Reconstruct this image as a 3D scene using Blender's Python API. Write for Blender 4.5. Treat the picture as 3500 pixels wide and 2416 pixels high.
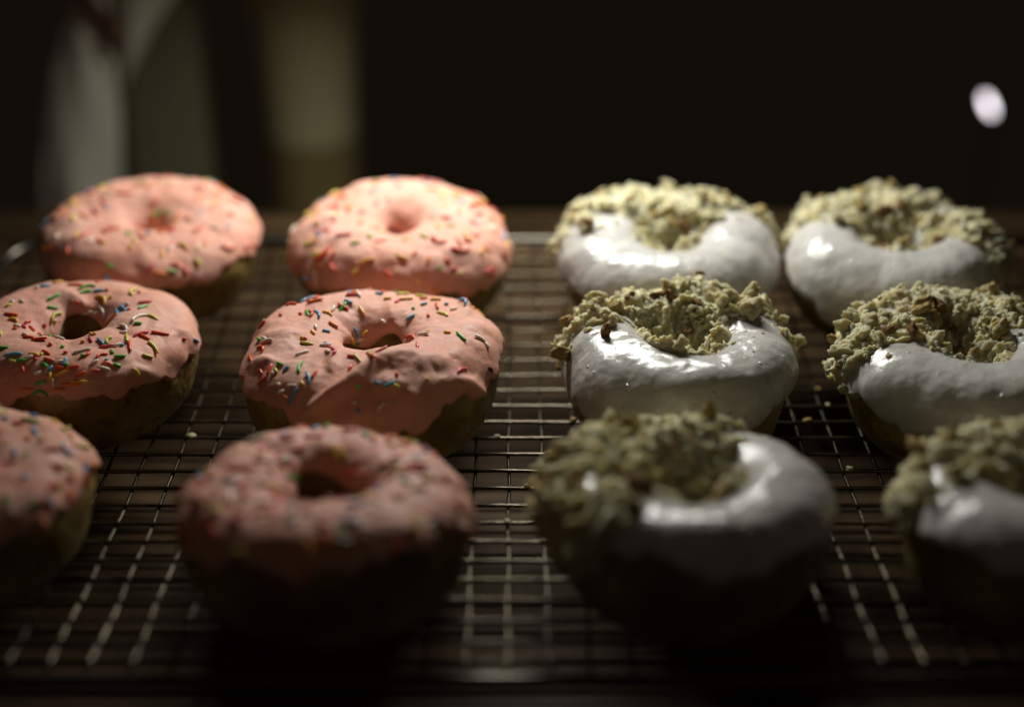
import bpy, bmesh, math, random
import numpy as np
from mathutils import Vector, Matrix
from mathutils.bvhtree import BVHTree

for o in list(bpy.data.objects): bpy.data.objects.remove(o)
S = bpy.context.scene
C = S.collection
random.seed(7); RNG = np.random.default_rng(11)

# ------------------------------------------------------------------ camera
FPX, W, H = 5400.0, 3500.0, 2416.0           # focal length in photo pixels, photo size
PITCH = math.radians(29.15); CAM_Z = 0.3135
cam = bpy.data.cameras.new('camera'); co = bpy.data.objects.new('camera', cam); C.objects.link(co)
co.location = (0, 0, CAM_Z); co.rotation_euler = (math.pi/2 - PITCH, 0, 0)
cam.sensor_width = 36; cam.lens = FPX*36/W; cam.clip_start = 0.02; cam.clip_end = 50
cam.dof.use_dof = True; cam.dof.focus_distance = 0.562; cam.dof.aperture_fstop = 2.65; cam.dof.aperture_blades = 0
S.camera = co
# ------------------------------------------------------------------ world
w = bpy.data.worlds.new('World'); S.world = w; w.use_nodes = True
bg = w.node_tree.nodes['Background']; bg.inputs[0].default_value = (1.0, .80, .58, 1); bg.inputs[1].default_value = 0.018
# ------------------------------------------------------------------ lamps (lamp over the back of the rack, out of frame)
def area(name, loc, target, sx, sy, power, col, spread=180):
    l = bpy.data.lights.new(name, 'AREA'); l.shape = 'RECTANGLE'; l.size = sx; l.size_y = sy; l.energy = power; l.color = col
    l.spread = math.radians(spread)
    o = bpy.data.objects.new(name, l); C.objects.link(o); o.location = loc
    o.rotation_euler = (Vector(target) - Vector(loc)).to_track_quat('-Z', 'Y').to_euler()
    return o
area('strip_lamp', (0.0, 0.708, 0.215), (0.0, 0.62, 0.03), 0.19, 0.014, 1.06, (1.0, .995, .94), 165)
# ------------------------------------------------------------------ exposure
S.view_settings.view_transform = 'Standard'; S.view_settings.look = 'None'; S.view_settings.exposure = 0; S.view_settings.gamma = 1
S.view_settings.use_curve_mapping = False
S.render.engine = 'CYCLES'; S.render.resolution_x = 1024; S.render.resolution_y = 706

# ------------------------------------------------------------------ geometry helpers
cP, sP = math.cos(PITCH), math.sin(PITCH)
def ray(px, py):                               # photo pixel -> direction
    dx, dy = (px - W/2)/FPX, (py - H/2)/FPX
    return Vector((dx, cP - dy*sP, -sP - dy*cP)).normalized()
def at_plane(px, py, z):
    d = ray(px, py); t = (z - CAM_Z)/d.z
    return Vector((0, 0, CAM_Z)) + d*t
def at_depth(px, py, Y):
    d = ray(px, py); return Vector((0, 0, CAM_Z)) + d*(Y/d.y)
def proj(P):                                   # (n,3) world -> photo pixels
    Y, dz = P[:, 1], CAM_Z - P[:, 2]
    d = Y*cP + dz*sP; v = dz*cP - Y*sP
    return W/2 + FPX*P[:, 0]/d, H/2 + FPX*v/d
SAG, SAGY = 0.4485, 0.54
def zr(Y): return SAG*(Y - SAGY)**2            # the loaded rack sags along its length

_perm = RNG.permutation(256); _perm = np.concatenate([_perm, _perm, _perm])
_g = RNG.normal(size=(256, 3)); _g /= np.linalg.norm(_g, axis=1)[:, None]
def perlin(P, scale, seed=0):                  # P (n,3) metres, scale = wavelength
    p = P/scale + seed*17.31; i = np.floor(p).astype(int); f = p - i
    s = f*f*f*(f*(f*6 - 15) + 10); i &= 255; out = 0
    for a in (0, 1):
        for b in (0, 1):
            for c in (0, 1):
                h = _perm[_perm[_perm[(i[:, 0]+a) & 255] + ((i[:, 1]+b) & 255)] + ((i[:, 2]+c) & 255)]
                g = _g[h]; d = f - np.array([a, b, c])
                wt = (s[:, 0] if a else 1-s[:, 0])*(s[:, 1] if b else 1-s[:, 1])*(s[:, 2] if c else 1-s[:, 2])
                out = out + wt*(g*d).sum(1)
    return out*1.6
def sstep(a, b, x):
    t = np.clip((x - a)/(b - a), 0, 1); return t*t*(3 - 2*t)

def link(name, me, mat=None, parent=None, smooth=True):
    if mat is not None and len(me.materials) == 0: me.materials.append(mat)
    o = bpy.data.objects.new(name, me); C.objects.link(o)
    if parent: o.parent = parent
    if smooth and len(me.polygons): me.polygons.foreach_set('use_smooth', [True]*len(me.polygons))
    return o
def pymesh(name, V, F):
    me = bpy.data.meshes.new(name); me.from_pydata([tuple(v) for v in V], [], [tuple(f) for f in F]); me.update(); return me
def npmesh(name, V, F):                        # fast path, F (m,k) array
    me = bpy.data.meshes.new(name); F = np.asarray(F, dtype=np.int32); m, k = F.shape
    me.vertices.add(len(V)); me.vertices.foreach_set('co', np.asarray(V, dtype=np.float32).ravel())
    me.loops.add(m*k); me.loops.foreach_set('vertex_index', F.ravel())
    me.polygons.add(m); me.polygons.foreach_set('loop_start', np.arange(0, m*k, k, dtype=np.int32))
    me.update(calc_edges=True); me.validate(); return me
def empty(name, loc=(0, 0, 0), rot=(0, 0, 0)):
    o = bpy.data.objects.new(name, None); C.objects.link(o); o.location = loc; o.rotation_euler = rot; o.empty_display_size = .02; return o
def tag(o, label, cat, group=None):
    o['label'] = label; o['category'] = cat
    if group: o['group'] = group
    return o
def tube(pts, rad, sides=8, closed=False):
    V, F = [], []; n = len(pts); pts = [Vector(p) for p in pts]
    for i, p in enumerate(pts):
        a = pts[(i-1) % n] if (closed or i > 0) else p
        b = pts[(i+1) % n] if (closed or i < n-1) else p
        t = (b - a).normalized(); up = Vector((0, 0, 1)) if abs(t.z) < .9 else Vector((1, 0, 0))
        s = t.cross(up).normalized(); q = s.cross(t)
        r = rad[i] if isinstance(rad, (list, tuple)) else rad
        for k in range(sides):
            an = 2*math.pi*k/sides; V.append(p + (s*math.cos(an) + q*math.sin(an))*r)
    for i in range(n if closed else n-1):
        j = (i+1) % n
        for k in range(sides):
            l = (k+1) % sides; F.append((i*sides+k, j*sides+k, j*sides+l, i*sides+l))
    if not closed:
        F.append(tuple(range(sides))); F.append(tuple(range((n-1)*sides, n*sides))[::-1])
    return V, F
def lathe(prof, seg=40, lo_cap=True, hi_cap=True):
    V, F = [], []
    for r, z in prof:
        for k in range(seg):
            a = 2*math.pi*k/seg; V.append((r*math.cos(a), r*math.sin(a), z))
    for i in range(len(prof)-1):
        for k in range(seg):
            l = (k+1) % seg; F.append((i*seg+k, i*seg+l, (i+1)*seg+l, (i+1)*seg+k))
    if lo_cap: F.append(tuple(range(seg))[::-1])
    if hi_cap: F.append(tuple(range((len(prof)-1)*seg, len(prof)*seg)))
    return V, F
def boxmesh(x0, x1, y0, y1, z0, z1, bev=0):
    bm = bmesh.new(); bmesh.ops.create_cube(bm, size=1)
    for v in bm.verts:
        v.co = Vector(((x0+x1)/2 + v.co.x*(x1-x0), (y0+y1)/2 + v.co.y*(y1-y0), (z0+z1)/2 + v.co.z*(z1-z0)))
    if bev: bmesh.ops.bevel(bm, geom=bm.edges[:], offset=bev, segments=2, affect='EDGES', profile=.6)
    me = bpy.data.meshes.new('box'); bm.to_mesh(me); bm.free(); return me

# ------------------------------------------------------------------ materials
def mat(name, col, rough=.5, metal=0, spec=.5, sss=0, sssr=(1, .4, .25), sscale=.004, coat=0, coatr=.1,
        var=None, bump=None, emit=None, objrand=0):
    m = bpy.data.materials.new(name); m.use_nodes = True; nt = m.node_tree; N, L = nt.nodes, nt.links
    b = N['Principled BSDF']; b.inputs['Base Color'].default_value = (*col, 1); b.inputs['Roughness'].default_value = rough
    b.inputs['Metallic'].default_value = metal; b.inputs['Specular IOR Level'].default_value = spec
    if sss:
        b.inputs['Subsurface Weight'].default_value = sss; b.inputs['Subsurface Radius'].default_value = sssr; b.inputs['Subsurface Scale'].default_value = sscale
    if coat: b.inputs['Coat Weight'].default_value = coat; b.inputs['Coat Roughness'].default_value = coatr
    if emit: b.inputs['Emission Color'].default_value = (*emit[0], 1); b.inputs['Emission Strength'].default_value = emit[1]
    tc = N.new('ShaderNodeTexCoord')
    if var:                                    # [(scale, detail, colour, lo, hi, stretch)]
        prev = None
        for sc, det, c2, lo, hi, st in var:
            mp = N.new('ShaderNodeMapping'); mp.inputs['Scale'].default_value = st; L.new(tc.outputs['Object'], mp.inputs['Vector'])
            n = N.new('ShaderNodeTexNoise'); n.inputs['Scale'].default_value = sc; n.inputs['Detail'].default_value = det; L.new(mp.outputs[0], n.inputs['Vector'])
            r = N.new('ShaderNodeMapRange'); r.inputs['From Min'].default_value = lo; r.inputs['From Max'].default_value = hi; L.new(n.outputs['Fac'], r.inputs['Value'])
            mx = N.new('ShaderNodeMix'); mx.data_type = 'RGBA'; L.new(r.outputs[0], mx.inputs['Factor'])
            if prev: L.new(prev, mx.inputs[6])
            else: mx.inputs[6].default_value = (*col, 1)
            mx.inputs[7].default_value = (*c2, 1); prev = mx.outputs[2]
        L.new(prev, b.inputs['Base Color'])
    if bump:                                   # [(scale, detail, strength, distance, stretch)]
        prev = None
        for sc, det, stg, dist, st in bump:
            mp = N.new('ShaderNodeMapping'); mp.inputs['Scale'].default_value = st; L.new(tc.outputs['Object'], mp.inputs['Vector'])
            n = N.new('ShaderNodeTexNoise'); n.inputs['Scale'].default_value = sc; n.inputs['Detail'].default_value = det; L.new(mp.outputs[0], n.inputs['Vector'])
            bn = N.new('ShaderNodeBump'); bn.inputs['Strength'].default_value = stg; bn.inputs['Distance'].default_value = dist; L.new(n.outputs['Fac'], bn.inputs['Height'])
            if prev: L.new(prev, bn.inputs['Normal'])
            prev = bn.outputs[0]
        L.new(prev, b.inputs['Normal'])
    return m
U = (1, 1, 1)
M_PINK = mat('pink_icing', (.75, .355, .25), .58, spec=.16, coat=.05, coatr=.25, sss=.18, sssr=(1, .35, .25), sscale=.002,
             var=[(60, 3, (.76, .42, .325), .35, .7, U), (900, 2, (.81, .54, .44), .60, .75, U)],
             bump=[(2400, 2, .5, .00032, U), (900, 3, .25, .0004, U), (380, 3, .25, .0006, U)])
M_WHITE = mat('white_icing', (.62, .60, .565), .14, spec=.5, sss=.12, sssr=(1, .8, .6), sscale=.002,
              var=[(70, 3, (.54, .51, .47), .4, .7, U), (110, 4, (.47, .38, .25), .60, .78, U)],
              bump=[(1700, 3, .30, .00035, U), (520, 3, .22, .0006, U), (200, 2, .20, .0010, U)])
def bubbles(m, scale, dist):               # sparse little air bubbles in the glaze
    nt = m.node_tree; N, L = nt.nodes, nt.links; b = N['Principled BSDF']; old = b.inputs['Normal'].links[0].from_socket
    tc = N.new('ShaderNodeTexCoord'); v = N.new('ShaderNodeTexVoronoi'); v.inputs['Scale'].default_value = scale; L.new(tc.outputs['Object'], v.inputs['Vector'])
    r = N.new('ShaderNodeMapRange'); r.inputs['From Min'].default_value = .13; r.inputs['From Max'].default_value = .04; L.new(v.outputs['Distance'], r.inputs['Value'])
    bn = N.new('ShaderNodeBump'); bn.inputs['Strength'].default_value = .9; bn.inputs['Distance'].default_value = dist
    L.new(r.outputs[0], bn.inputs['Height']); L.new(old, bn.inputs['Normal']); L.new(bn.outputs[0], b.inputs['Normal'])
bubbles(M_WHITE, 150, .0006)
M_DOUGH = mat('fried_dough', (.19, .115, .028), .42, spec=.4, sss=.05, sscale=.003,
              var=[(45, 4, (.38, .29, .085), .48, .64, U), (180, 3, (.09, .05, .015), .5, .75, U)],
              bump=[(260, 5, .9, .0012, U), (1500, 2, .4, .0003, U)])
M_CRUMB = mat('cake_crumb', (.72, .675, .45), .95, spec=.05, sss=.7, sssr=(1, .85, .45), sscale=.003,
              var=[(160, 3, (.62, .50, .22), .45, .7, U), (420, 3, (.80, .76, .53), .5, .7, U)],
              bump=[(2600, 4, 1.0, .0008, U)])
M_CRUMB2 = mat('golden_crumb', (.58, .42, .16), .8, spec=.2, bump=[(1400, 3, .8, .0006, U)])
M_BROWN = mat('toasted_crumb', (.30, .15, .045), .75, spec=.3, var=[(500, 3, (.42, .25, .09), .45, .7, U)], bump=[(1600, 3, .8, .0006, U)])
M_SEED = mat('dark_seed', (.02, .012, .01), .4)
SPR = {'r': (.75, .085, .025), 'o': (.85, .24, .03), 'y': (.88, .52, .06), 'l': (.66, .66, .10), 'g': (.06, .48, .05),
       'b': (.10, .36, .60), 'w': (.85, .80, .66), 'p': (.78, .12, .16)}
M_SPR = {k: mat('sprinkle_'+n, SPR[k], .35, spec=.5, sss=.15, sscale=.001) for k, n in
         zip('roylgbwp', ('red', 'orange', 'yellow', 'lime', 'green', 'blue', 'cream', 'pink'))}
M_WIRE = mat('steel_wire', (.125, .105, .075), .24, metal=1, var=[(220, 4, (.04, .033, .02), .5, .75, U)], bump=[(1500, 2, .2, .0002, U)])
M_RIM = mat('steel_rim', (.11, .10, .08), .30, metal=1, bump=[(900, 2, .15, .0003, U)])
M_TABLE = mat('dark_wood', (.062, .037, .017), .6, spec=.06,
              var=[(90, 5, (.018, .011, .005), .4, .62, (.12, 3, 1)), (30, 3, (.11, .068, .034), .5, .75, (.2, 1.5, 1))],
              bump=[(160, 4, .5, .0006, (.1, 3, 1))])
M_DARK = mat('dark_wall', (.31, .285, .265), .9, spec=.1)
M_SHELF = mat('dark_shelf', (.020, .017, .012), .8, spec=.1)

# ------------------------------------------------------------------ setting
TZ = -0.030
tb = boxmesh(-1.0, 1.0, -0.2, 0.772, TZ-.03, TZ, .003)
t = link('table', tb, M_TABLE, smooth=False); t['kind'] = 'structure'
sh = link('back_shelf', boxmesh(-1.0, 1.0, 0.78, 1.12, -.225, -.20), M_SHELF, smooth=False); sh['kind'] = 'structure'
bw = link('back_wall', boxmesh(-3, 3, 2.1, 2.15, -1.5, 1.5), M_DARK, smooth=False); bw['kind'] = 'structure'

# ------------------------------------------------------------------ cooling rack
X0, X1, Y0R, Y1R = -0.2285, 0.305, 0.343, 0.658
rack = empty('cooling_rack', (0, SAGY, TZ)); OFF = Vector((0, SAGY, TZ))
tag(rack, 'metal wire cooling rack with a square grid carrying all the donuts', 'cooling rack')
def rel(pts): return [Vector(p) - OFF for p in pts]
WR = 0.00066
ys = [0.400 + 0.012*i for i in range(-4, 22)]
me = None
for y in ys:
    z = zr(y)
    pts = [(X0 + (X1-X0)*k/24, y + .00025*math.sin(k*1.7+y*900), z + .0002*math.sin(k*2.3+y*500)) for k in range(25)]
    link('cross_wire', pymesh('cross_wire', *tube(rel(pts), WR)), M_WIRE, rack)
kk = math.ceil((X0 + .0012)/.012)
while -.0012 + .012*kk < X1 - .003:
    x = -.0012 + .012*kk; kk += 1
    pts = [(x + .0003*math.sin(j*1.3 + x*700), Y0R + (Y1R-Y0R)*j/30, zr(Y0R + (Y1R-Y0R)*j/30) - 2*WR + .0001) for j in range(31)]
    link('long_wire', pymesh('long_wire', *tube(rel(pts), WR)), M_WIRE, rack)
rc = .022; ring = []
def arc(cx, cy, a0, a1): 
    for k in range(9):
        a = math.radians(a0 + (a1-a0)*k/8); ring.append((cx + rc*math.cos(a), cy + rc*math.sin(a)))
def seg(ax, ay, bx, by, n=16):
    for k in range(1, n): ring.append((ax + (bx-ax)*k/n, ay + (by-ay)*k/n))
arc(X1-rc, Y1R-rc, 0, 90); seg(X1-rc, Y1R, X0+rc, Y1R); arc(X0+rc, Y1R-rc, 90, 180); seg(X0, Y1R-rc, X0, Y0R+rc)
arc(X0+rc, Y0R+rc, 180, 270); seg(X0+rc, Y0R, X1-rc, Y0R); arc(X1-rc, Y0R+rc, 270, 360); seg(X1, Y0R+rc, X1, Y1R-rc)
link('rim', pymesh('rim', *tube(rel([(x, y, zr(y) - .0006) for x, y in ring]), .0022, 10, True)), M_RIM, rack)
for fx in (X0+.03, X1-.03):
    for fy in (Y0R+.002, SAGY, Y1R-.002):
        zt = zr(fy) - .003
        pts = [(fx-.012, fy, zt), (fx-.011, fy, zt-.3*(zt-TZ)), (fx-.009, fy, TZ+.003), (fx-.005, fy, TZ+.0016), (fx+.005, fy, TZ+.0016),
               (fx+.009, fy, TZ+.003), (fx+.011, fy, zt-.3*(zt-TZ)), (fx+.012, fy, zt)]
        link('foot', pymesh('foot', *tube(rel(pts), .0016)), M_RIM, rack)

# ------------------------------------------------------------------ donuts
class Donut:
    def __init__(s, key, name, hx, hy, wpx, h=.042, hole=.0085, harm=(), yaw=0, roll=0, seed=0, hoff=(0, 0), squash=1.0):
        h = h*.93; s.seed = seed; s.h = h; s.harm = harm; s.hoff = hoff; s.squash = squash
        hx, hy, wpx = hx*1.5138, hy*1.5138, wpx*1.5138          # measured on a 2312 px wide copy
        Y = .52
        for _ in range(8):
            p = at_plane(hx, hy, zr(Y) + h*.88); Y = p.y
        d = Y*cP + (CAM_Z - zr(Y) - h*.5)*sP
        s.R = wpx/2*.968*d/FPX; s.rh = hole
        slope = math.atan(2*SAG*(Y - SAGY))
        s.root = empty(name, (p.x, Y, zr(Y) + WR + .0006), (slope, roll, 0))
        s.Mw = Matrix.Translation(s.root.location) @ s.root.rotation_euler.to_matrix().to_4x4()
        s.Mi = s.Mw.inverted(); s.Mn = np.array(s.Mw)
    def pos(s, u, v):
        cu, su = np.cos(u), np.sin(u)
        Ro = np.full_like(u, s.R)
        for n, a, ph in s.harm: Ro = Ro + s.R*a*np.cos(n*(u - math.radians(ph)))
        rh = s.rh*(1 + .18*np.cos(2*u + s.seed) + .10*np.cos(3*u + s.seed*2.1))
        a = (Ro - rh)/2; c = (Ro + rh)/2; b = s.h/2
        cs, sn = np.cos(v), np.sin(v)
        px = np.where(cs > 0, .84, .62)
        x = a*np.sign(cs)*np.abs(cs)**px
        z = b*np.sign(sn)*np.abs(sn)**np.where(sn > 0, .92, .62)
        zz = (b + z)/s.h
        x = np.where(cs > 0, x - .46*a*np.clip(cs, 0, 1)**.4*(1 - zz)**1.8, x + .06*a*(1 - zz)**2)
        r = c + x
        k = 1 - np.clip((r/ s.R), 0, 1)
        P = np.stack([r*cu + s.hoff[0]*k, r*su*s.squash + s.hoff[1]*k, b + z], -1)
        sh = P.shape; Q = P.reshape(-1, 3)
        top = sstep(.15*s.h, .5*s.h, Q[:, 2])
        n1 = perlin(Q, .034, s.seed); n2 = perlin(Q, .034, s.seed + 5.3); n3 = perlin(Q, .012, s.seed + 9.1)
        rad = Q.copy(); rad[:, 2] = 0; rad /= np.maximum(np.linalg.norm(rad, axis=1), 1e-6)[:, None]
        Q = Q + rad*((n1*.0020 + n3*.0007)*sstep(.0, .3*s.h, Q[:, 2]))[:, None]
        Q[:, 2] += (n2*.0018 + n3*.0005)*top
        Q[:, 2] = np.maximum(Q[:, 2], 0)
        return Q.reshape(sh)
    def posn(s, u, v):
        P = s.pos(u, v); e = 1e-3
        du = s.pos(u+e, v) - s.pos(u-e, v); dv = s.pos(u, v+e) - s.pos(u, v-e)
        n = np.cross(du, dv); l = np.linalg.norm(n, axis=-1, keepdims=True); n /= np.maximum(l, 1e-12)
        return P, n
    def world(s, P): return P.reshape(-1, 3) @ s.Mn[:3, :3].T + s.Mn[:3, 3]
    def dough(s, nu=168, nv=84):
        u, v = np.meshgrid(np.linspace(0, 2*np.pi, nu, False), np.linspace(-np.pi, np.pi, nv, False), indexing='ij')
        P = s.pos(u, v)
        F = quads(nu, nv, True, True)
        return link('dough', npmesh('dough', P.reshape(-1, 3), F), M_DOUGH, s.root)
    def frosting(s, material, name, th=.0020, lo=-14, inn=205, drip=14, strokes=(), rough=.0004, lump=.0011, nu=264, nv=104, front=0):
        uu = np.linspace(0, 2*np.pi, nu, False); tt = np.linspace(0, 1, nv)
        e = np.zeros(nu)
        for n, a, ph in ((2, .35, s.seed), (3, .4, s.seed*2.3), (5, .35, s.seed*1.7), (8, .3, s.seed*3.1), (13, .24, s.seed*.7), (21, .20, s.seed*1.3), (34, .13, s.seed*2.9), (55, .08, s.seed*4.1)):
            e += a*np.cos(n*uu + ph)
        fr = front*np.clip(-np.sin(uu), 0, 1)
        vo = np.radians(lo - fr + drip*e*.75); vi = np.radians(inn + 10*np.cos(3*uu + s.seed))
        u = np.repeat(uu[:, None], nv, 1); v = vo[:, None] + (vi - vo)[:, None]*tt[None]
        P, n = s.posn(u, v)
        edge = np.minimum(tt/.055, (1-tt)/.10); prof = np.sqrt(np.clip(1 - (1 - np.clip(edge, 0, 1))**2, 0, 1))
        Q = P.reshape(-1, 3)
        thick = th*(1 + .35*perlin(Q, .02, s.seed+3).reshape(nu, nv)) + rough*perlin(Q, .006, s.seed+4).reshape(nu, nv) + .00016*perlin(Q, .0022, s.seed+8).reshape(nu, nv) + lump*np.abs(perlin(Q, .013, s.seed+12)).reshape(nu, nv) - lump*.3
        d = prof[None]*thick - .0006*(1 - prof[None])
        if len(strokes):
            Wp = s.world(P + n*d[..., None]); qx, qy = proj(Wp)
            nw = n.reshape(-1, 3) @ s.Mn[:3, :3].T
            tc = np.array([0, 0, CAM_Z]) - Wp; tc /= np.linalg.norm(tc, axis=1)[:, None]
            face = sstep(.0, .25, (nw*tc).sum(1)); add = np.zeros(len(Wp))
            for pts, amp, wd, side in strokes:
                pts = np.array(pts, float); best = np.full(len(Wp), 1e9); sg = np.zeros(len(Wp)); tpar = np.zeros(len(Wp))
                for k in range(len(pts)-1):
                    A, B = pts[k], pts[k+1]; AB = B - A; L2 = (AB**2).sum()
                    tq = np.clip(((qx-A[0])*AB[0] + (qy-A[1])*AB[1])/L2, 0, 1)
                    ex, ey = qx - A[0] - tq*AB[0], (qy - A[1] - tq*AB[1])*1.5
                    dd = np.hypot(ex, ey); cr = AB[0]*ey - AB[1]*ex
                    m = dd < best; best = np.where(m, dd, best); sg = np.where(m, np.sign(cr), sg); tpar = np.where(m, (k+tq)/(len(pts)-1), tpar)
                wl = np.where(sg > 0, wd*side, wd)
                add += 1.45*amp*np.exp(-(best/wl)**2)*np.sin(np.pi*np.clip(.12 + .8*tpar, 0, 1))**.6
            d = d + (add*face).reshape(nu, nv)*prof[None]
        P = P + n*d[..., None]
        F = quads(nu, nv, True, False)
        V = P.reshape(-1, 3); o = link(name, npmesh(name, V, F), material, s.root)
        s.fV, s.fF = V, F; s.fo = o
        s.bvh = BVHTree.FromPolygons([Vector(p) for p in V], [tuple(int(i) for i in f) for f in F])
        a, b, c2, d2 = (V[F[:, i]] for i in range(4))
        cr = np.cross(c2 - a, d2 - b); ar = np.linalg.norm(cr, axis=1); s.fc = (a+b+c2+d2)/4; s.fn = cr/np.maximum(ar, 1e-14)[:, None]; s.fa = ar
        if (s.fn[:, 2]*ar).sum() < 0: s.fn = -s.fn
        return o
    def hit(s, px, py):
        o = s.Mi @ Vector((0, 0, CAM_Z)); d = s.Mi.to_3x3() @ ray(px, py)
        return s.bvh.ray_cast(o, d)[:2]
def quads(nu, nv, cu, cv):
    i, j = np.meshgrid(np.arange(nu if cu else nu-1), np.arange(nv if cv else nv-1), indexing='ij')
    i2, j2 = (i+1) % nu, (j+1) % nv
    return np.stack([i*nv+j, i2*nv+j, i2*nv+j2, i*nv+j2], -1).reshape(-1, 4)

# --- sprinkles: bent little rods, a few shared meshes per colour
def sprinkle_mesh(L, bend, r=.00057):
    n = 5; pts = []
    for k in range(n):
        t = k/(n-1) - .5; pts.append((t*L, bend*L*(.25 - t*t)*2 - bend*L*.25, 0))
    rad = [r*.72, r, r*1.02, r, r*.70]; V, F = tube(pts, rad, 6)
    V += [Vector(pts[0]) - Vector((r*.5, 0, 0)), Vector(pts[-1]) + Vector((r*.5, 0, 0))]; a, b = len(V)-2, len(V)-1
    F = F[:-2]
    for k in range(6):
        l = (k+1) % 6; F.append((a, k, l)); F.append((b, 4*6+l, 4*6+k))
    return V, F
LENS = (.0013, .0026, .0038, .0050, .0062); BENDS = (0, .25, .55)
SM = {}
def get_sprinkle(col, L, bend):
    li = min(range(5), key=lambda i: abs(LENS[i]-L)); bi = min(range(3), key=lambda i: abs(BENDS[i]-bend))
    if (col, li, bi) not in SM:
        me = pymesh('sprinkle', *sprinkle_mesh(LENS[li], BENDS[bi])); me.materials.append(M_SPR[col])
        me.polygons.foreach_set('use_smooth', [True]*len(me.polygons)); SM[col, li, bi] = me
    return SM[col, li, bi]
def put_sprinkle(D, p, n, tdir, col, L, bend, lift=.00035):
    n = Vector(n).normalized(); tdir = Vector(tdir); tdir = (tdir - n*tdir.dot(n))
    if tdir.length < 1e-7: tdir = n.orthogonal()
    tdir.normalize(); y = n.cross(tdir)
    m = Matrix((tdir, y, n)).transposed().to_4x4(); m.translation = Vector(p) + n*lift
    o = bpy.data.objects.new('sprinkle', get_sprinkle(col, L, bend)); C.objects.link(o); o.parent = D.fo; o.matrix_local = m
COLW = 'rrrrrrrooooyyyllggbbwwpp'
def scatter_sprinkles(D, n, dens=None, seed=0):
    rg = np.random.default_rng(seed); w_ = D.fa*np.clip(D.fn[:, 2] + .15, 0, 1)
    if dens is not None: w_ = w_*dens(D.fc[:, 0]/D.R, D.fc[:, 1]/D.R)
    idx = rg.choice(len(w_), n, p=w_/w_.sum())
    for i in idx:
        t3 = rg.normal(size=3); col = COLW[rg.integers(len(COLW))]
        put_sprinkle(D, D.fc[i], D.fn[i], t3, col, rg.choice(LENS, p=(.08, .20, .30, .26, .16)), rg.choice(BENDS, p=(.5, .35, .15)), rg.uniform(.0002, .0005))
def pixel_sprinkles(D, data, ox, oy, sc, boost=1.12):
    for it in data:
        col, x1, y1, x2, y2 = it[:5]; bend = it[5] if len(it) > 5 else 0
        A = D.hit(ox + x1*sc, oy + y1*sc); B = D.hit(ox + x2*sc, oy + y2*sc); Mh = D.hit(ox + (x1+x2)/2*sc, oy + (y1+y2)/2*sc)
        if Mh[0] is None: continue
        p, n = Mh
        wd = D.Mi.to_3x3() @ ray(ox + (x1+x2)/2*sc, oy + (y1+y2)/2*sc)
        if n.dot(wd) > 0: n = -n
        if A[0] is not None and B[0] is not None and (B[0]-A[0]).length < .010: td = B[0] - A[0]; L = td.length
        else: td = Vector((x2-x1, -(y2-y1), 0)); L = td.length*sc/9000
        put_sprinkle(D, p, n, td if td.length > 0 else Vector((1, 0, 0)), col, max(L*boost, .0013), bend)

# --- crumbs
def ico(sub):
    bm = bmesh.new(); bmesh.ops.create_icosphere(bm, subdivisions=sub, radius=1)
    V = np.array([v.co[:] for v in bm.verts]); F = np.array([[v.index for v in f.verts] for f in bm.faces]); bm.free(); return V, F
I1, F1 = ico(2)
I2, F2 = ico(3)
def blob(I, seed, rough=.55, stretch=(1, 1, 1)):
    n = perlin(I, .9, seed)*rough + perlin(I, .42, seed+3)*rough*.55
    return I*(1 + n)[:, None]*np.array(stretch)
SMALL = [blob(I1, 3.7*k, .75, (2.9 - .25*k, .8, .7) if k < 6 else (1.5, 1, .8)) for k in range(14)]
BIG = []
for k in range(7):
    m3 = npmesh('crumb', blob(I2, 5.1*k + 1, .60, (1.25, 1, .85)), F2)
    m3.polygons.foreach_set('use_smooth', [True]*len(m3.polygons)); BIG.append(m3)
def rotm(rg, n):
    q = rg.normal(size=(n, 4)); q /= np.linalg.norm(q, axis=1)[:, None]; w_, x, y, z = q.T
    return np.stack([np.stack([1-2*(y*y+z*z), 2*(x*y-z*w_), 2*(x*z+y*w_)], -1), np.stack([2*(x*y+z*w_), 1-2*(x*x+z*z), 2*(y*z-x*w_)], -1),
                     np.stack([2*(x*z-y*w_), 2*(y*z+x*w_), 1-2*(x*x+y*y)], -1)], 1)
BIGM = {}
def big_mesh(k, m):
    key = (k, m.name)
    if key not in BIGM:
        c = BIG[k].copy(); c.materials.clear(); c.materials.append(m); BIGM[key] = c
    return BIGM[key]
def put_chunk(D, p, n, size, m, rg, name='crumb', lift=.35, stretch=1.0, k=None):
    q = rotm(rg, 1)[0]; mm = Matrix(q.tolist()).to_4x4() @ Matrix.Diagonal((size*stretch, size, size, 1))
    mm.translation = Vector(p) + Vector(n)*size*lift
    o = bpy.data.objects.new(name, big_mesh(rg.integers(len(BIG)) if k is None else k, m)); C.objects.link(o); o.parent = D.bed; o.matrix_local = mm
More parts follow.
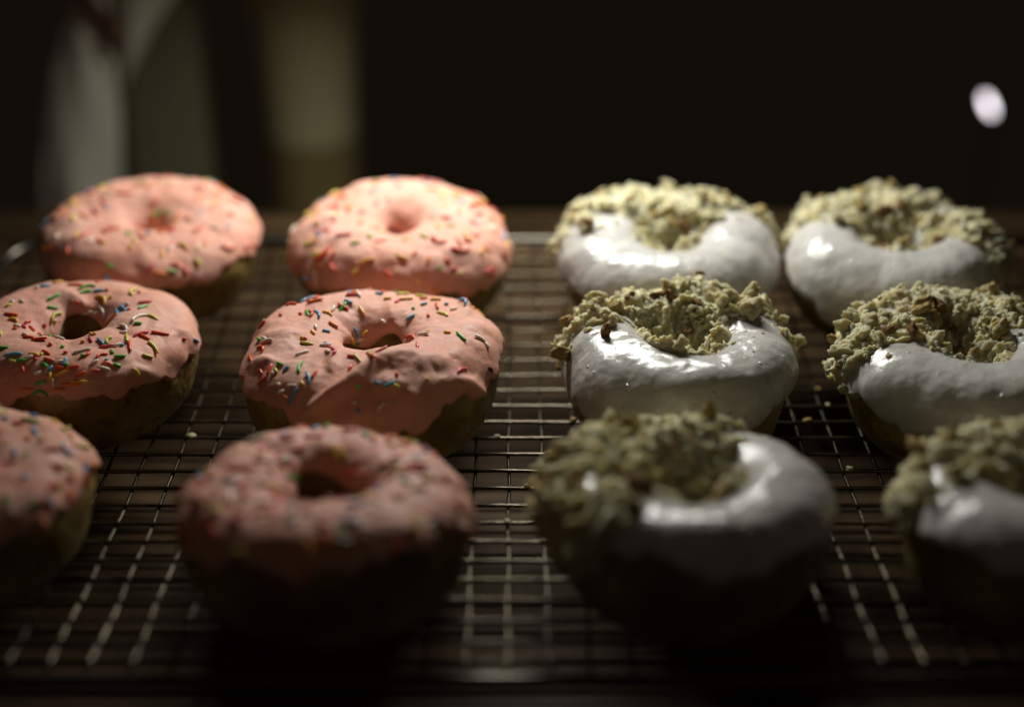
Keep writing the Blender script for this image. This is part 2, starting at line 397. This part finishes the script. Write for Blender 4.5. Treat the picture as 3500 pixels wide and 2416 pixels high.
def crumbs(D, mask, seed, nsmall=1500, nbig=55, nbrown=9, th=.0024, hole_fill=1.0, vmax=232, specks=0):
    rg = np.random.default_rng(seed); nu, nv = 380, 170
    u, v = np.meshgrid(np.linspace(0, 2*np.pi, nu, False), np.radians(np.linspace(-20, vmax, nv)), indexing='ij')
    P, n = D.posn(u, v); Q = P.reshape(-1, 3); N_ = n.reshape(-1, 3)
    x, y = Q[:, 0]/D.R, Q[:, 1]/D.R; r = np.hypot(x, y)
    mk = mask(x, y) + .16*perlin(Q, .016, seed) + .10*perlin(Q, .006, seed+2) + .05*perlin(Q, .003, seed+3)
    inside = np.clip((D.rh*1.55/D.R - r)*4, -9, .35)*hole_fill
    vv = v.reshape(-1); inside = np.where(vv > math.radians(100), inside, -9)
    mk = np.maximum(mk, inside)
    mk = np.minimum(mk, (np.degrees(vv) - 4 + 14*perlin(Q, .01, seed+4))/60)
    pil = sstep(0, .16, mk)
    rdg = 1 - np.abs(perlin(Q, .0050, seed+5))*1.8
    disp = th*pil*(.9 + 1.5*perlin(Q, .0105, seed+6) + .6*rdg) + pil*(.0016*perlin(Q, .0040, seed+7) + .0012*perlin(Q, .0021, seed+8) + .0008*perlin(Q, .0011, seed+9)) - .0005*(1 - pil)
    base = .0018
    V = Q + N_*(base*.8 + disp)[:, None]
    F = quads(nu, nv, True, False); keep = (mk[F] > -.01).all(1); F = F[keep]
    used = np.unique(F); rm = -np.ones(len(V), int); rm[used] = np.arange(len(used))
    D.bed = link('crumb_layer', npmesh('crumb_layer', V[used], rm[F]), M_CRUMB, D.root)
    ok = used[mk[used] > .03]; areaw = np.clip(r[ok], .15, 1); areaw = areaw/areaw.sum()
    # loose small crumbs, too many to pick apart
    idx = rg.choice(ok, nsmall, p=areaw); sz = np.exp(rg.normal(math.log(.00050), .40, nsmall)); R3 = rotm(rg, nsmall)
    VV, FF, off = [], [], 0
    for k in range(nsmall):
        b = (SMALL[rg.integers(14)] @ R3[k].T)*sz[k] + V[idx[k]] + N_[idx[k]]*(rg.uniform(-.6, .5)*sz[k])
        VV.append(b); FF.append(F1 + off); off += len(b)
    st = link('small_crumbs', npmesh('small_crumbs', np.concatenate(VV), np.concatenate(FF)), M_CRUMB, D.root); st['kind'] = 'stuff'
    idx = rg.choice(ok, nbig, p=areaw)
    for i in idx: put_chunk(D, V[i], N_[i], rg.uniform(.0010, .0025), M_CRUMB if rg.random() < .84 else M_CRUMB2, rg, lift=rg.uniform(.1, .6), stretch=rg.uniform(1, 1.5))
    idx = rg.choice(ok, nbrown, p=areaw)
    for i in idx: put_chunk(D, V[i], N_[i], rg.uniform(.0010, .0019), M_BROWN, rg, 'toasted_crumb', rg.uniform(.3, .8), rg.uniform(1, 1.7))
    # a few that strayed on the icing edge
    if specks:
        ed = np.where((mk > -.16) & (mk < 0) & (vv > 0) & (vv < 2.6))[0]
        for i in rg.choice(ed, specks): put_chunk(D, Q[i] + N_[i]*.0022, N_[i], rg.uniform(.0005, .0012), M_CRUMB, rg, lift=.3)
def pixel_chunk(D, px, py, size, m, name, seed, stretch=1.0, lift=.05, k=None):
    p, n = D.hit(px*1.5138, py*1.5138)
    if p is None: return
    wd = D.Mi.to_3x3() @ ray(px*1.5138, py*1.5138)
    if n.dot(wd) > 0: n = -n
    put_chunk(D, p + n*.002, n, size, m, np.random.default_rng(seed), name, lift, stretch, k)

GP, GW = 'pink sprinkled donuts on the rack', 'white crumb topped donuts on the rack'
# ---- pink
d = Donut('a1', 'pink_donut', 335, 512, 492, h=.042, hole=.0048, harm=((2, .03, 20), (3, .015, 60)), seed=1.3, roll=.05)
d.dough(); d.frosting(M_PINK, 'pink_frosting', lo=20, drip=12, inn=165, front=2)
scatter_sprinkles(d, 105, seed=1)
tag(d.root, 'pink sprinkled donut with nearly closed hole at the left back corner of the rack', 'donut', GP)

d = Donut('a2', 'pink_donut', 905, 522, 512, h=.043, hole=.0064, harm=((2, .02, 150), (3, .02, 80)), seed=2.9)
d.dough(); d.frosting(M_PINK, 'pink_frosting', lo=16, drip=15, th=.0023, inn=155, front=4)
scatter_sprinkles(d, 140, seed=2)
tag(d.root, 'brightest pink donut thick with sprinkles, in the back row next to the white donuts', 'donut', GP)

d = Donut('b1', 'pink_donut', 165, 760, 560, h=.043, hole=.0100, harm=((2, .02, 10), (3, .015, 30)), seed=4.1)
d.dough()
z7 = lambda pts: [(x*.3759, 900 + y*.3759) for x, y in pts]
d.frosting(M_PINK, 'pink_frosting', lo=24, drip=15, th=.0022, inn=142, front=0,
           strokes=[(z7([(560, 260), (700, 330), (830, 420)]), .0012, 26, 1.6), (z7([(1100, 1000), (1220, 960), (1400, 1000)]), .0009, 24, 1.5),
                    (z7([(1600, 620), (1680, 640), (1780, 760)]), .0012, 20, 1.4)])
B1 = """y 490 205 560 150;g 570 175 670 170;b 375 215 450 208;w 315 225 355 225;r 790 125 835 130;b 850 125 925 128;r 620 205 770 205 .25;g 720 235 860 205 .55;r 880 150 890 195
g 720 280 830 258 .25;b 850 258 945 250;r 960 245 985 250;y 880 285 975 370 .55;y 1005 310 1015 312;l 1185 285 1225 240 .55;r 1255 268 1275 272;p 1260 365 1375 348;g 1255 420 1340 390 .25
w 1140 375 1175 370;b 1095 395 1150 435;r 1160 430 1185 425;b 1060 430 1075 475;w 865 475 915 425;w 915 395 955 490 .25;w 760 455 830 435;p 870 490 905 600;o 945 540 1080 495 .25
g 435 340 545 280;g 430 405 520 412;l 455 530 550 440 .55;w 490 520 510 530;w 570 515 650 530 .25;r 695 350 710 362;r 45 460 160 478;y 95 505 160 530 .55;r 225 545 275 530 .25
r 265 575 310 620;r 390 550 420 580;w 125 565 190 580;r 120 598 150 600;p 200 570 230 590;w 110 340 120 365;w 185 335 215 360;l 55 395 110 375;l 0 600 10 680;w 210 645 250 660
r 340 640 370 645;w 370 650 385 665;g 445 665 460 665;w 490 680 580 685;w 580 660 620 700 .55;w 630 672 680 672;r 215 675 300 680;r 280 690 440 698;r 450 735 470 745;r 655 690 715 680
b 710 690 755 655;y 815 630 840 660;y 840 650 880 640;p 815 675 835 715;o 740 720 770 715;b 890 690 940 740;l 960 725 1010 675 .55;p 915 765 1025 745;g 955 735 990 735;w 1045 755 1095 735
b 1090 755 1130 745;w 1095 560 1155 610 .55;w 1090 632 1155 632;l 1145 650 1155 715;w 1200 525 1240 490 .25;w 1240 490 1330 475 .25;l 1340 475 1435 515 .25;g 1225 550 1280 550 .25
p 1205 665 1350 622 .25;r 1260 645 1355 695;r 1390 632 1520 648;r 1170 700 1188 820;l 1360 720 1430 815 .25;l 1300 835 1380 860;r 1665 690 1685 690;b 1765 695 1795 718;r 1805 650 1825 660
w 680 815 820 785;g 560 765 575 760;p 585 815 610 815;g 0 775 70 770;b 50 845 195 820 .25;y 270 825 350 840 .25;l 365 840 385 820;r 390 800 450 830;w 240 865 290 850;g 155 887 230 887
r 310 870 335 875;l 90 885 140 895;r 400 870 490 890;g 390 910 430 945;b 435 990 475 935;r 500 940 580 955;w 500 905 560 890;b 570 930 600 870;g 590 920 620 925;r 630 950 720 935
w 310 1015 380 985;r 205 940 220 1000;y 450 1040 690 955;y 440 1060 460 1000;w 480 1060 490 1110;r 700 1030 770 990;y 660 1075 800 1075;w 835 910 890 885;r 870 865 960 820 .55
g 1045 855 1135 845;b 950 890 980 870;r 930 910 1015 925 .55;g 1030 920 1100 940;l 1210 950 1265 1025 .25;r 840 980 900 975;w 905 945 985 965;g 740 845 765 840;r 780 845 815 820
w 1000 795 1040 800;g 1010 820 1030 815;g 320 1100 420 1080 .25;o 570 1100 730 1100;g 335 1135 410 1225 .55;o 205 1145 290 1150;o 500 1150 580 1150"""
def parse(tx):
    out = []
    for it in tx.replace('\n', ';').split(';'):
        q = it.split(); out.append((q[0], *[float(z) for z in q[1:]]))
    return out
pixel_sprinkles(d, parse(B1), 0, 900, .3759)
tag(d.root, 'pink donut dense with rainbow sprinkles, middle row, cut by the left picture edge', 'donut', GP)

d = Donut('b2', 'pink_donut', 836, 794, 618, h=.044, hole=.0068, harm=((2, .012, 30), (3, .022, 25), (4, .022, 40)), seed=6.2, hoff=(.003, .002))
d.dough()
z2 = lambda pts: [(700 + x*.4758, 900 + y*.4758) for x, y in pts]
d.frosting(M_PINK, 'pink_frosting', lo=20, drip=17, th=.0022, front=2, inn=142, strokes=[
    (z2([(1680, 690), (1500, 665), (1300, 690), (1150, 770), (1020, 870), (880, 950), (760, 1040)]), .0030, 46, .42),
    (z2([(920, 640), (915, 720), (900, 800)]), .0010, 16, 1.0),
    (z2([(1750, 830), (1900, 860), (2030, 980)]), .0014, 30, 1.6),
    (z2([(480, 520), (600, 500), (720, 520)]), .0011, 24, 1.5),
    (z2([(360, 720), (430, 690), (500, 700)]), .0012, 20, 1.4),
    (z2([(1330, 300), (1345, 360), (1350, 420)]), .0009, 20, 1.0),
    (z2([(1150, 920), (1300, 850), (1500, 900)]), .0010, 40, 1.2),
    (z2([(1830, 270), (1870, 300), (1890, 350)]), .0020, 20, 1.0)])
B2 = """b 1040 190 1040 235;w 1090 195 1120 245;o 740 285 845 260;r 680 245 705 240;r 735 262 755 270;b 1010 270 1055 288;g 960 355 1015 295;r 965 295 1025 330;w 910 350 935 310;y 855 350 910 375 .55
y 1110 315 1145 370;b 792 340 828 390 .25;r 740 345 770 380 .55;g 730 345 745 380;r 680 362 695 368;r 540 372 552 378;b 420 390 450 400;r 385 455 445 432;w 320 500 385 475;w 270 545 328 520
w 250 570 315 605 .25;w 225 600 260 565;w 410 570 490 550 .25;g 385 545 400 552;w 425 535 440 545;r 390 600 425 630 .55;w 790 445 800 475;b 848 485 895 495;o 895 425 950 460;y 765 490 785 510
r 705 540 735 548;y 690 530 705 545;l 692 573 775 585;w 830 590 905 592;b 855 575 880 582;w 660 660 740 635;w 870 630 900 640;p 900 612 938 645 .55;b 1075 470 1095 530 .25;y 1130 525 1165 485
w 1105 555 1140 540;g 1088 575 1105 582;o 1000 555 1070 655;y 1055 545 1065 575;r 1025 668 1075 672;r 1160 672 1235 660;r 1235 650 1310 600;w 1310 597 1345 594;g 1170 668 1195 668;l 1060 688 1150 700
r 1460 535 1515 545 .55;r 1522 565 1530 625;w 1265 405 1300 430;w 1320 540 1400 510;w 1535 515 1600 505;y 1595 490 1610 495;b 1455 405 1500 375;g 1490 325 1505 332;r 1600 375 1612 382
l 1650 345 1775 392 .25;r 1660 290 1675 330;b 1560 300 1590 293;b 1720 297 1750 297;y 1400 262 1490 258;y 1290 258 1335 255;l 1370 225 1475 222;l 1520 232 1595 250;r 1545 262 1590 258
y 1625 262 1690 262;w 1770 338 1805 328;y 1720 497 1765 502;g 1800 495 1882 565;w 1945 525 2020 570 .25;w 2015 575 2035 610;r 1300 185 1360 205;r 1215 183 1240 183;b 1170 165 1190 172
p 1795 790 1890 748 .25;r 1375 797 1382 802;y 1585 825 1610 845;b 1220 850 1268 870;b 1290 885 1362 850;l 1350 870 1385 885;g 1095 885 1110 895;r 1035 765 1055 740;b 735 785 750 875 .25
r 765 830 805 770;g 670 790 695 710 .25;b 570 775 600 748;g 525 722 555 728;r 400 765 415 800;r 455 800 480 735;w 485 790 495 795;l 505 760 520 785;r 390 875 440 815 .25;w 520 865 540 875
w 595 880 655 880;y 690 850 710 875;o 560 950 605 975;b 605 1010 660 905;w 520 940 570 915;w 1060 1000 1085 998;w 1250 1050 1295 1000 .25;r 200 680 250 635;l 185 745 215 690;r 325 670 335 700
g 2105 885 2125 895;b 1095 1060 1105 1065"""
pixel_sprinkles(d, parse(B2), 700, 900, .4758)
scatter_sprinkles(d, 26, dens=lambda x, y: (y > .45)*1.0, seed=5)
p, n = d.hit(700 + 2052*.4758, 900 + 765*.4758)
if p is not None:
    o = link('seed', npmesh('seed', I1*np.array([.0022, .0009, .0008]), F1), M_SEED, d.fo)
    o.location = p; o.rotation_euler = (.2, .9, 1.2)
tag(d.root, 'pink donut with a folded icing ridge, middle row, next to the white donuts', 'donut', GP)

d = Donut('c1', 'pink_donut', -130, 1085, 670, h=.044, hole=.010, harm=((2, .02, 50),), seed=7.7)
d.dough(); d.frosting(M_PINK, 'pink_frosting', lo=24, drip=14, inn=142, front=0)
scatter_sprinkles(d, 150, seed=7)
tag(d.root, 'pink front row donut of which only the right side shows, at left picture edge', 'donut', GP)

d = Donut('c2', 'pink_donut', 730, 1140, 700, h=.044, hole=.0108, harm=((2, .015, 0), (3, .012, 80)), seed=9.4)
d.dough(); d.frosting(M_PINK, 'pink_frosting', lo=30, drip=20, th=.0024, rough=.0006, inn=142, front=0)
scatter_sprinkles(d, 175, seed=9)
tag(d.root, 'whole pink donut with a wide dark hole in the front row, blurred', 'donut', GP)

# ---- white with crumbs
def white(key, hx, hy, wpx, mask, seed, label, hole=.011, lo=-24, nsmall=1700, nbig=105, nbrown=9, harm=(), front=8, **k):
    d = Donut(key, 'crumb_donut', hx, hy, wpx*.972, h=k.pop('h', .043), hole=hole, harm=harm, seed=seed)
    d.dough(); d.frosting(M_WHITE, 'white_frosting', th=.0026, lo=lo, drip=12, inn=222, rough=.00030, lump=.0005, front=front)
    crumbs(d, mask, int(seed*10), nsmall, nbig, nbrown, **k)
    tag(d.root, label, 'donut', GW); return d
d = white('a3', 1505, 550, 515, lambda x, y: y + .02 - .35*np.clip(x - .3, 0, 1), 11.2,
          'white glazed crumb donut in the back row next to the brightest pink donut', harm=((2, .01, 0), (3, .02, 10)), lo=2)
pixel_chunk(d, 1328, 517, .0024, M_BROWN, 'toasted_crumb', 3, 1.3)
d = white('a4', 2018, 560, 488, lambda x, y: y + .16 + .42*x, 12.6,
          'white glazed crumb donut at the right end of the back row with slanting crumb edge', harm=((2, .015, 150), (3, .02, 50)), lo=4)
pixel_chunk(d, 1998, 487, .0030, M_BROWN, 'toasted_crumb', 4, 1.2)
d = white('b3', 1540, 795, 545, lambda x, y: y - .02, 13.8,
          'sharp white donut with wide glossy front glaze, middle row, next to the pink donuts', hole=.0125, nsmall=1800, nbig=125, nbrown=12,
          harm=((4, .02, 45), (2, .015, 0)), specks=10, lo=8, front=2)
for (x, y, sz, m, nm, st) in ((1370, 757, .0016, M_BROWN, 'toasted_crumb', 1.5), (1512, 680, .0025, M_BROWN, 'toasted_crumb', 1.3), (1432, 690, .0024, M_BROWN, 'toasted_crumb', 1.2),
                              (1780, 762, .0020, M_BROWN, 'toasted_crumb', 1.4), (1285, 800, .0022, M_CRUMB2, 'crumb', 1.4), (1560, 745, .0018, M_BROWN, 'toasted_crumb', 1.6),
                              (1690, 715, .0036, M_CRUMB, 'crumb', 1.3), (1640, 690, .0028, M_CRUMB, 'crumb', 1.2), (1560, 700, .0026, M_CRUMB, 'crumb', 1.2)):
    pixel_chunk(d, x, y, sz, m, nm, int(x), st)
d = white('b4', 2185, 805, 575, lambda x, y: y + .02 - .30*x, 15.1,
          'white donut in the middle row with coarse crumbs, cut by the right picture edge', hole=.0125, nsmall=1800, nbig=120, nbrown=9,
          harm=((2, .01, 60), (4, .015, 20)), specks=10, lo=8, front=2)
for (x, y, sz, m, nm, st) in ((2010, 665, .0026, M_CRUMB, 'crumb', 1.3), (2245, 790, .0036, M_CRUMB, 'crumb', 1.1), (2120, 700, .003, M_BROWN, 'toasted_crumb', 1.2), (1920, 800, .003, M_CRUMB, 'crumb', 1.5)):
    pixel_chunk(d, x, y, sz, m, nm, int(x), st)
d = white('c3', 1568, 1132, 695, lambda x, y: -.80*x + .60*y + .02, 16.9,
          'white donut in the front row with crumbs heaped on its left half, blurred', hole=.0125, nsmall=1800, nbig=125, nbrown=8, harm=((3, .015, 40),), specks=8, lo=28, front=0)
for (x, y, sz, m, nm, st) in ((1390, 945, .0032, M_CRUMB2, 'crumb', 1.7), (1650, 945, .0040, M_BROWN, 'toasted_crumb', 1.2), (1440, 1110, .0032, M_BROWN, 'toasted_crumb', 1.2), (1240, 1090, .003, M_CRUMB, 'crumb', 1.5)):
    pixel_chunk(d, x, y, sz, m, nm, int(x), st)
d = white('c4', 2378, 1145, 685, lambda x, y: y + .12 - .1*x, 18.3,
          'white crumb donut, front row, only its left side showing at right picture edge', hole=.0125, nsmall=1800, nbig=120, nbrown=9, harm=((2, .02, 20),), specks=14, lo=26, front=0)

# ------------------------------------------------------------------ blurred things behind the table
M_CLOTH = mat('white_cloth', (.85, .79, .63), .9, spec=.1, bump=[(300, 3, .4, .001, U)])
M_TIE = mat('brown_cord', (.10, .03, .015), .8)
M_OLIVE = mat('olive_card', (.27, .25, .15), .9, spec=.1)
M_JAR = mat('cream_glaze', (.85, .76, .42), .85)
M_AMBER = mat('amber_glaze', (.42, .31, .12), .9)
M_GREEN = mat('green_glass', (.05, .055, .03), .6)
def P2(px, py, Y): return at_depth(px*1.5138, py*1.5138, Y)
# tied cloth bundle: two folded panels hanging below a brown tie
Yb = .93; base = P2(200, 470, Yb); bun = empty('cloth_bundle', (base.x, Yb, -.2))
def panel(left, right, name, depth, y0=0):
    V, F = [], []; n = len(left); m = 11
    for side in (0, 1):
        for i in range(n):
            for j in range(m):
                t_ = j/(m-1); x = left[i][0] + (right[i][0]-left[i][0])*t_; z = left[i][1] + (right[i][1]-left[i][1])*t_
                y = y0 - depth*math.sin(math.pi*t_)*(1 if side == 0 else -.4) + .003*math.sin(t_*9 + z*60)*(1 if side == 0 else 0)
                V.append((x, y, z))
    k = n*m
    for i in range(n-1):
        for j in range(m-1):
            a = i*m+j; F.append((a, a+1, a+m+1, a+m)); F.append((k+a, k+a+m, k+a+m+1, k+a+1))
    return link(name, pymesh(name, V, F), M_CLOTH, bun)
def loc2(px, py): q = P2(px, py, Yb); return (q.x - base.x, q.z + .2)
zb = .004
lft = [loc2(185, -160), loc2(190, -20), loc2(150, 60), loc2(125, 150), loc2(108, 260), loc2(98, 380), loc2(98, 480)]; lft.append((lft[-1][0], zb))
rgt = [loc2(250, -160), loc2(245, -20), loc2(248, 60), loc2(262, 150), loc2(272, 260), loc2(275, 380), loc2(278, 480)]; rgt.append((rgt[-1][0], zb))
panel(lft, rgt, 'front_fold', .012)
panel([loc2(250, -160), loc2(262, -20), loc2(262, 60), loc2(272, 130), loc2(280, 185)], [loc2(420, -160), loc2(405, -20), loc2(350, 60), loc2(312, 130), loc2(284, 187)], 'side_flap', .008, .004)
c0, c1 = loc2(215, 10), loc2(262, 25)
tp = [(c0[0] - .002, -.014, c0[1] + .012), (c0[0] + .004, -.018, c0[1]), (c1[0], -.016, c1[1] - .003), (c1[0] - .002, -.016, c1[1] - .014), (c1[0] + .001, -.014, c1[1] - .026)]
link('tie', pymesh('tie', *tube(tp, [.004, .0055, .0055, .0045, .001], 8)), M_TIE, bun)
tag(bun, 'blurred white cloth gathered under a brown tie behind the left back donut', 'cloth')
# olive board
q0, q1 = P2(282, 300, .97), P2(462, 300, .97)
ob = empty('olive_box', ((q0.x+q1.x)/2, .985, -.2)); wx = (q1.x-q0.x)/2
link('body', boxmesh(-wx, wx, -.014, .014, 0, .33, .004), M_OLIVE, ob); link('lid', boxmesh(-wx-.0015, wx+.0015, -.016, .016, .3305, .345, .003), M_OLIVE, ob)
tag(ob, 'dark olive upright carton standing between the white cloth and the pale bottle', 'carton')
# pale bottle
q0, q1 = P2(572, 150, 1.06), P2(822, 150, 1.06); rb = (q1.x-q0.x)/2
bt = empty('pale_bottle', ((q0.x+q1.x)/2, 1.06, -.2)); zl = P2(700, 300, 1.06).z + .2
def rr(z): return rb*(.80 + .20*sstep(.10, .26, np.array(z)).item())
prof = [(rr(0)*.9, .001), (rr(0), .006)] + [(rr(z), z) for z in np.linspace(.02, zl, 8)]
link('amber_base', pymesh('amber_base', *lathe(prof, hi_cap=False)), M_AMBER, bt)
prof = [(rr(z), z) for z in np.linspace(zl+.0002, .31, 10)] + [(rb*.96, .33), (rb*.7, .35), (rb*.42, .365), (rb*.36, .40), (rb*.40, .402), (rb*.40, .415), (rb*.3, .416)]
link('pale_body', pymesh('pale_body', *lathe(prof, lo_cap=False)), M_JAR, bt)
tag(bt, 'blurred pale cream bottle with amber lower part behind the gap between the pink donuts', 'bottle')
# small lit lamp on the back wall
M_BULB = mat('glowing_bulb', (.8, .8, .8), .5, emit=((1.0, .90, .96), 4.2))
lp = at_depth(2232*1.5138, 238*1.5138, 1.05)
la = empty('small_lamp', (lp.x, 1.05, -.2)); hz = lp.z + .2
bl = link('bulb', npmesh('bulb', I2*np.array([.0026, .0026, .0085]), F2), M_BULB, la); bl.location = (0, 0, hz); bl.rotation_euler = (0, -.50, 0)
sx, sz = hz*0 + .0036, hz - .0066
link('stem', pymesh('stem', *tube([(sx, .0, .004), (sx, 0, sz*.5), (sx, 0, sz - .004), (sx, 0, sz)], .0012, 8)), M_SHELF, la)
link('base', pymesh('base', *lathe([(.016, .0003), (.016, .003), (.012, .005), (.003, .006)], 24)), M_SHELF, la)
tag(la, 'small glowing lamp blurred to a pale tilted oval in the dark upper right', 'lamp')

# ------------------------------------------------------------------ stray crumbs on the wires
rg0 = np.random.default_rng(5)
for k, (px, py) in enumerate(((1960, 1441), (1735, 1784), (1905, 1731), (2800, 1351), (2830, 1389), (1640, 1284), (1880, 1555), (2905, 1612), (1700, 1497), (2760, 1441), (1800, 1671), (655, 1497))):
    Y = .5
    for _ in range(6): p = at_plane(px, py, zr(Y) + WR); Y = p.y
    Y = .400 + .012*round((Y - .400)/.012); sc = rg0.uniform(.0006, .0012)
    o = bpy.data.objects.new('stray_crumb', big_mesh(k % 7, M_CRUMB if k % 3 else M_CRUMB2)); C.objects.link(o)
    o.scale = (sc, sc, sc*.8); o.rotation_euler = (0, 0, rg0.uniform(0, 6)); o.location = (p.x, Y, zr(Y) + WR + sc*.45)
    gap = 'between the two white donut columns' if px > 2500 else ('between the pink and white donut columns' if px > 1000 else 'between the two pink donut columns')
    tag(o, 'tiny pale crumb fallen on a bare wire ' + gap, 'crumb', 'stray crumbs on the rack wires ' + gap)
